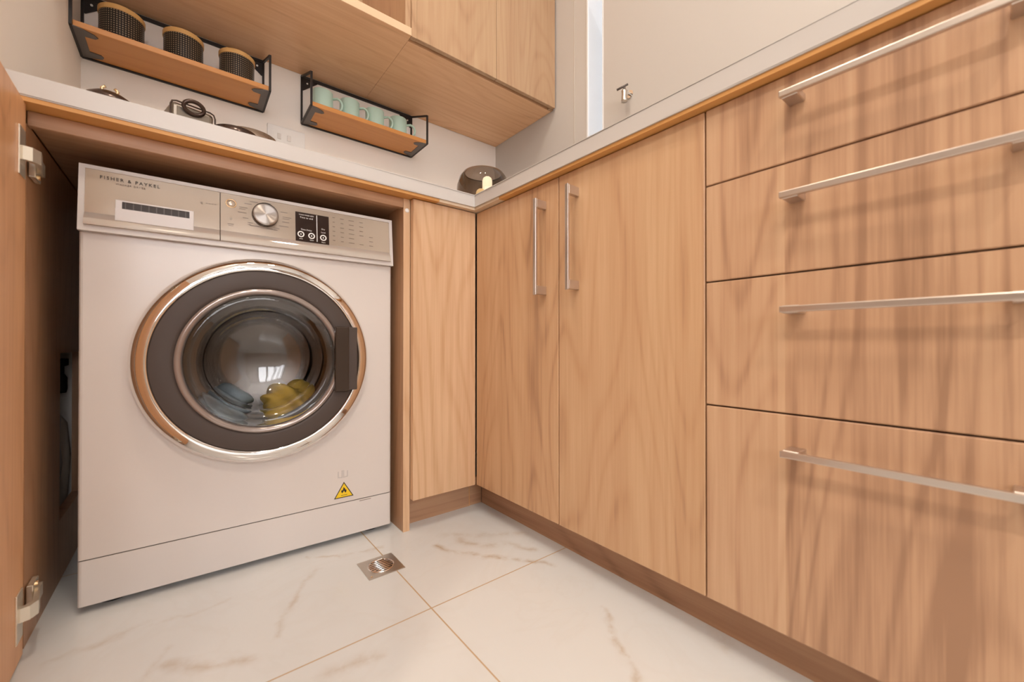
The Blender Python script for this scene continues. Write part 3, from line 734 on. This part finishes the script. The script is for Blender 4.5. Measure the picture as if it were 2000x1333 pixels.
# ------------------------------------------------------------------ hanging shelves
SY0, SY1, SZ0, SZ1 = .443, .590, 1.303, 1.318
def shelf(x0, x1, label):
    t = empty('hanging_shelf', ((x0+x1)/2, .59, SZ0), 0, label, 'shelf', 'black frame shelves under the wall cabinets')
    obj('board', B((x0+.003, SY0+.003, SZ0), (x1-.003, SY1, SZ1), .001), W_SHELF, t)
    w = .006
    for x in (x0, x1):
        bm = bmesh.new()
        bar(bm, (x, SY1, SZ0), (x, SY1, 1.474), w); bar(bm, (x, SY0, SZ0-.002), (x, SY0, 1.414), w)
        bar(bm, (x, SY1, 1.472), (x, SY0, 1.4125), w); bar(bm, (x, SY1, SZ0), (x, SY0, SZ0), w)
        obj('side_frame', bm, IRON, t)
        s = 1 if x == x0 else -1
        obj('gusset', prism(bmesh.new(), [(x, 1.474), (x+s*.062, 1.474), (x+s*.050, 1.462), (x+s*.006, 1.425), (x, 1.425)], SY1-.001, SY1+.002), IRON, t)
        obj('screw', lathe(bmesh.new(), [(.003, 0), (.003, .002), (0, .0025)], (x+s*.018, SY1-.001, 1.452), 10, 'y'), WHITEINK, t)
        # grey bracket plate below the board with two prongs
        bm = bmesh.new(); z0, z1 = SZ0-.0022, SZ0-.0001
        pl = [(0, SY0), (s*.018, SY0+.004), (s*.040, SY0+.016), (s*.046, SY0+.026), (s*.040, SY0+.034), (s*.020, SY0+.036), (s*.020, SY1-.040), (s*.042, SY1-.038), (s*.046, SY1-.028), (s*.042, SY1-.018), (s*.020, SY1-.008), (0, SY1-.002)]
        a = [bm.verts.new((x+p, q, z0)) for p, q in pl]; b = [bm.verts.new((x+p, q, z1)) for p, q in pl]
        bm.faces.new(a); bm.faces.new(b[::-1])
        for i in range(len(pl)): bm.faces.new((a[i], b[i], b[(i+1) % len(pl)], a[(i+1) % len(pl)]))
        obj('bracket', bm, BRACK, t)
    bm = bar(bmesh.new(), (x0, SY1, SZ0-.001), (x1, SY1, SZ0-.001), .007, .006); obj('back_rail', bm, IRON, t)
    bm = bar(bmesh.new(), (x0, SY1, 1.471), (x1, SY1, 1.471), .007, .009); obj('back_rail', bm, IRON, t)
shelf(-.909, -.480, 'left hanging shelf with three black mesh canisters')
shelf(-.361, .061, 'right hanging shelf with four mint mugs')
CT = ['leftmost black mesh canister with wooden ring, beside the left wall', 'middle black mesh canister with wooden ring on left shelf', 'rightmost black mesh canister with wooden ring, nearest the mugs']
def copy_tree(o, parent=None):
    c = o.copy(); COL.objects.link(c); c.parent = parent
    for ch in list(o.children): copy_tree(ch, c)
    return c
proto = empty('mesh_canister', (-.823, .517, SZ1), 0, CT[0], 'canister', 'black mesh canisters on the left shelf')
r = .046
bm = lathe(bmesh.new(), [(0, 0), (r, 0), (r, .080)], (0, 0, 0), 64); b_ = obj('mesh_body', bm, LACE, proto, local=True, smooth=False)
bm = lathe(bmesh.new(), [(r+.0015, .080), (r+.002, .083), (r+.002, .092), (r, .094), (r-.006, .094), (r-.006, .080), (r+.0015, .080)], (0, 0, 0), 64); obj('wooden_ring', bm, BAMBOO, proto, local=True, smooth=False)
for i, x in enumerate((-.691, -.560)):
    c = copy_tree(proto); c.location = (x, .517, SZ1); c['label'] = CT[i+1]
MT = ['leftmost mint mug in the row of four', 'second mint mug from the left in the row', 'third mint mug from the left in the row', 'rightmost mint mug, nearest the corner']
proto = empty('mug', (-.309, .515, SZ1), 0, MT[0], 'mug', 'mint mugs on the right shelf')
r = .034; hh = .078
bm = lathe(bmesh.new(), [(0, .0005), (r-.004, .0005), (r-.0015, .003), (r, .010), (r, hh), (r-.0015, hh+.0012), (r-.0035, hh), (r-.0035, .008), (0, .005)], (0, 0, 0), 40); obj('mug_body', bm, MINT, proto, local=True, smooth=True)
pts = [(r-.002+.0*1, 0, .062)]+[(r-.002+.033*math.sin(PI*k/8)**.7, -.006*math.sin(PI*k/8), .040+.027*math.cos(PI*k/8)) for k in range(1, 8)]+[(r-.002, 0, .018)]
obj('mug_handle', tube(bmesh.new(), pts, [.0044]*9, 8), MINT, proto, local=True, smooth=True)
proto.rotation_euler = (0, 0, -.35)
for i in range(1, 4):
    c = copy_tree(proto); c.location = (-.309+.093*i, .515, SZ1); c['label'] = MT[i]

# ------------------------------------------------------------------ things on the worktop
CT_Z = .948
tb = empty('candle_bowl', (.140, .168, CT_Z), 0, 'smoked glass candle vessel on the worktop in the corner', 'vase')
prof = [(r_, h_*.875) for r_, h_ in [(0, 0), (.055, 0), (.072, .012), (.088, .05), (.0945, .095), (.0925, .135), (.084, .168), (.072, .188), (.066, .192), (.0645, .190), (.070, .1855), (.082, .166), (.0905, .134), (.0925, .095), (.086, .051), (.070, .014), (.054, .003), (0, .003)]]
obj('glass_bowl', lathe(bmesh.new(), prof, (.140, .168, CT_Z), 64), SMOKE, tb, smooth=True)
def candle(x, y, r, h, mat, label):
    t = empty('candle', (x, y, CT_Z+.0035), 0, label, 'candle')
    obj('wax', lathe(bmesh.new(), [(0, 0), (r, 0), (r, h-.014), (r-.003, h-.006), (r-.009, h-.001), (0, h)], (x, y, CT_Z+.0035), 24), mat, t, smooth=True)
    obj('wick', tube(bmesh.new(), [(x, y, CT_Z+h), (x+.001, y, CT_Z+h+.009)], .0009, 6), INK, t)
candle(.158, .168, .0175, .157, WAX, 'tall cream pillar candle with added glow inside the smoked glass vessel')
candle(.118, .150, .017, .098, WAXY, 'short yellowish candle with added glow inside the smoked glass vessel')
# lidded pot
c = (-.812, .19, CT_Z)
t = empty('lidded_pot', c, 0, 'dark bronze lidded pot at the left end of worktop', 'pot')
obj('pot_body', lathe(bmesh.new(), [(0, 0), (.036, 0), (.043, .02), (.044, .05), (.042, .068), (0, .068)], c, 40), BRONZE, t, smooth=True)
l = obj('lid', lathe(bmesh.new(), [(.044, .0682), (.0445, .072), (.038, .083), (.026, .0915), (.012, .0955), (0, .096)], c, 40), BRONZE, t, smooth=True)
bm = tube(bmesh.new(), [(c[0]-.010+.0, c[1], CT_Z+.095), (c[0]-.012, c[1], CT_Z+.105), (c[0]-.006, c[1], CT_Z+.110)], .003, 8)
tube(bm, [(c[0]+.010, c[1], CT_Z+.095), (c[0]+.013, c[1], CT_Z+.104), (c[0]+.008, c[1], CT_Z+.109)], .003, 8); tube(bm, [(c[0]-.010, c[1], CT_Z+.096), (c[0]+.010, c[1], CT_Z+.096)], .003, 8)
obj('knob', bm, BRASS, l, smooth=True)
# steel box with ring handle
c = Vector((-.688, .222, CT_Z)); t = empty('steel_canister', c, math.radians(14), 'square brushed steel canister with dark ring handle on the worktop', 'canister')
bm = box(bmesh.new(), (-.036, -.05, 0), (.046, .05, .112), .010, 3); obj('body', bm, plain('grey_steel', (.27, .23, .19), .32, metal=.9), t, local=True, smooth=False)
bm = bmesh.new()
pts = [(-.037, -.0515, 0), (-.037, -.0515, .101), (-.034, -.0515, .109), (-.027, -.0515, .112), (.037, -.0515, .112), (.044, -.0515, .109), (.047, -.0515, .101), (.047, -.0515, 0)]
tube(bm, pts, .0018, 8); obj('dark_edge', bm, BRONZE, t, local=True, smooth=True)
bm = tube(bmesh.new(), [(.004+.019*math.cos(2*PI*k/24), -.058-.006*math.sin(2*PI*k/24), .106+.012*math.sin(2*PI*k/24)) for k in range(24)], .0045, 8, True); obj('ring_handle', bm, BRONZE, t, local=True, smooth=True)
def bowl(c, r, h, mat, label):
    prof = [(0, 0), (r*.45, 0), (r*.75, h*.3), (r*.95, h*.75), (r, h), (r-.003, h), (r*.93, h*.74), (r*.72, h*.32), (r*.4, .004), (0, .004)]
    tag(obj('bowl', lathe(bmesh.new(), prof, c, 48), mat, smooth=True), label, 'bowl')
bowl((-.590, .170, CT_Z), .046, .074, BRONZE, 'dark bronze bowl on the worktop right of the steel canister')
bowl((-.548, .290, CT_Z), .064, .124, plain('taupe_metal', (.36, .28, .22), .2, metal=.7), 'taupe bowl partly behind the dark bronze bowl')

# ------------------------------------------------------------------ wall fittings
t = empty('wall_socket', (-.41, WB-.004, 1.235), 0, 'white double power socket on the back wall below shelves', 'socket')
obj('plate', B((-.468, WB-.008, 1.180), (-.350, WB-.0005, 1.268), .002, 2), plain('socket_plastic', (.83, .79, .745), .35), t)
for x in (-.432, -.402):
    obj('rocker_switch', B((x-.006, WB-.0105, 1.222), (x+.006, WB-.008, 1.242), .001), plain('switch_plastic', (.72, .67, .62), .4), t)
t = empty('wall_tap', (WR-.03, -.181, 1.365), 0, 'small chrome wall tap on the white wall above the side worktop', 'tap')
yc = -.188; bm = bmesh.new()
tube(bm, [(WR-.0005, yc, 1.368), (WR-.004, yc, 1.368)], .013, 20); tube(bm, [(WR-.004, yc, 1.368), (WR-.034, yc, 1.368)], .005, 14)
obj('stem', bm, CHROME, t, smooth=False)
obj('spout', lathe(bmesh.new(), [(0, 0), (.0095, 0), (.0105, .004), (.0095, .010), (.0090, .030), (.0105, .036), (.008, .040), (0, .040)], (WR-.034, yc, 1.330), 24), STEEL, t, smooth=True)
bm = tube(bmesh.new(), [(WR-.034, yc, 1.370), (WR-.034, yc, 1.380)], .004, 12); tube(bm, [(WR-.046, yc+.022, 1.376), (WR-.030, yc-.012, 1.386)], .0035, 10); obj('lever', bm, BRACK, t, smooth=True)
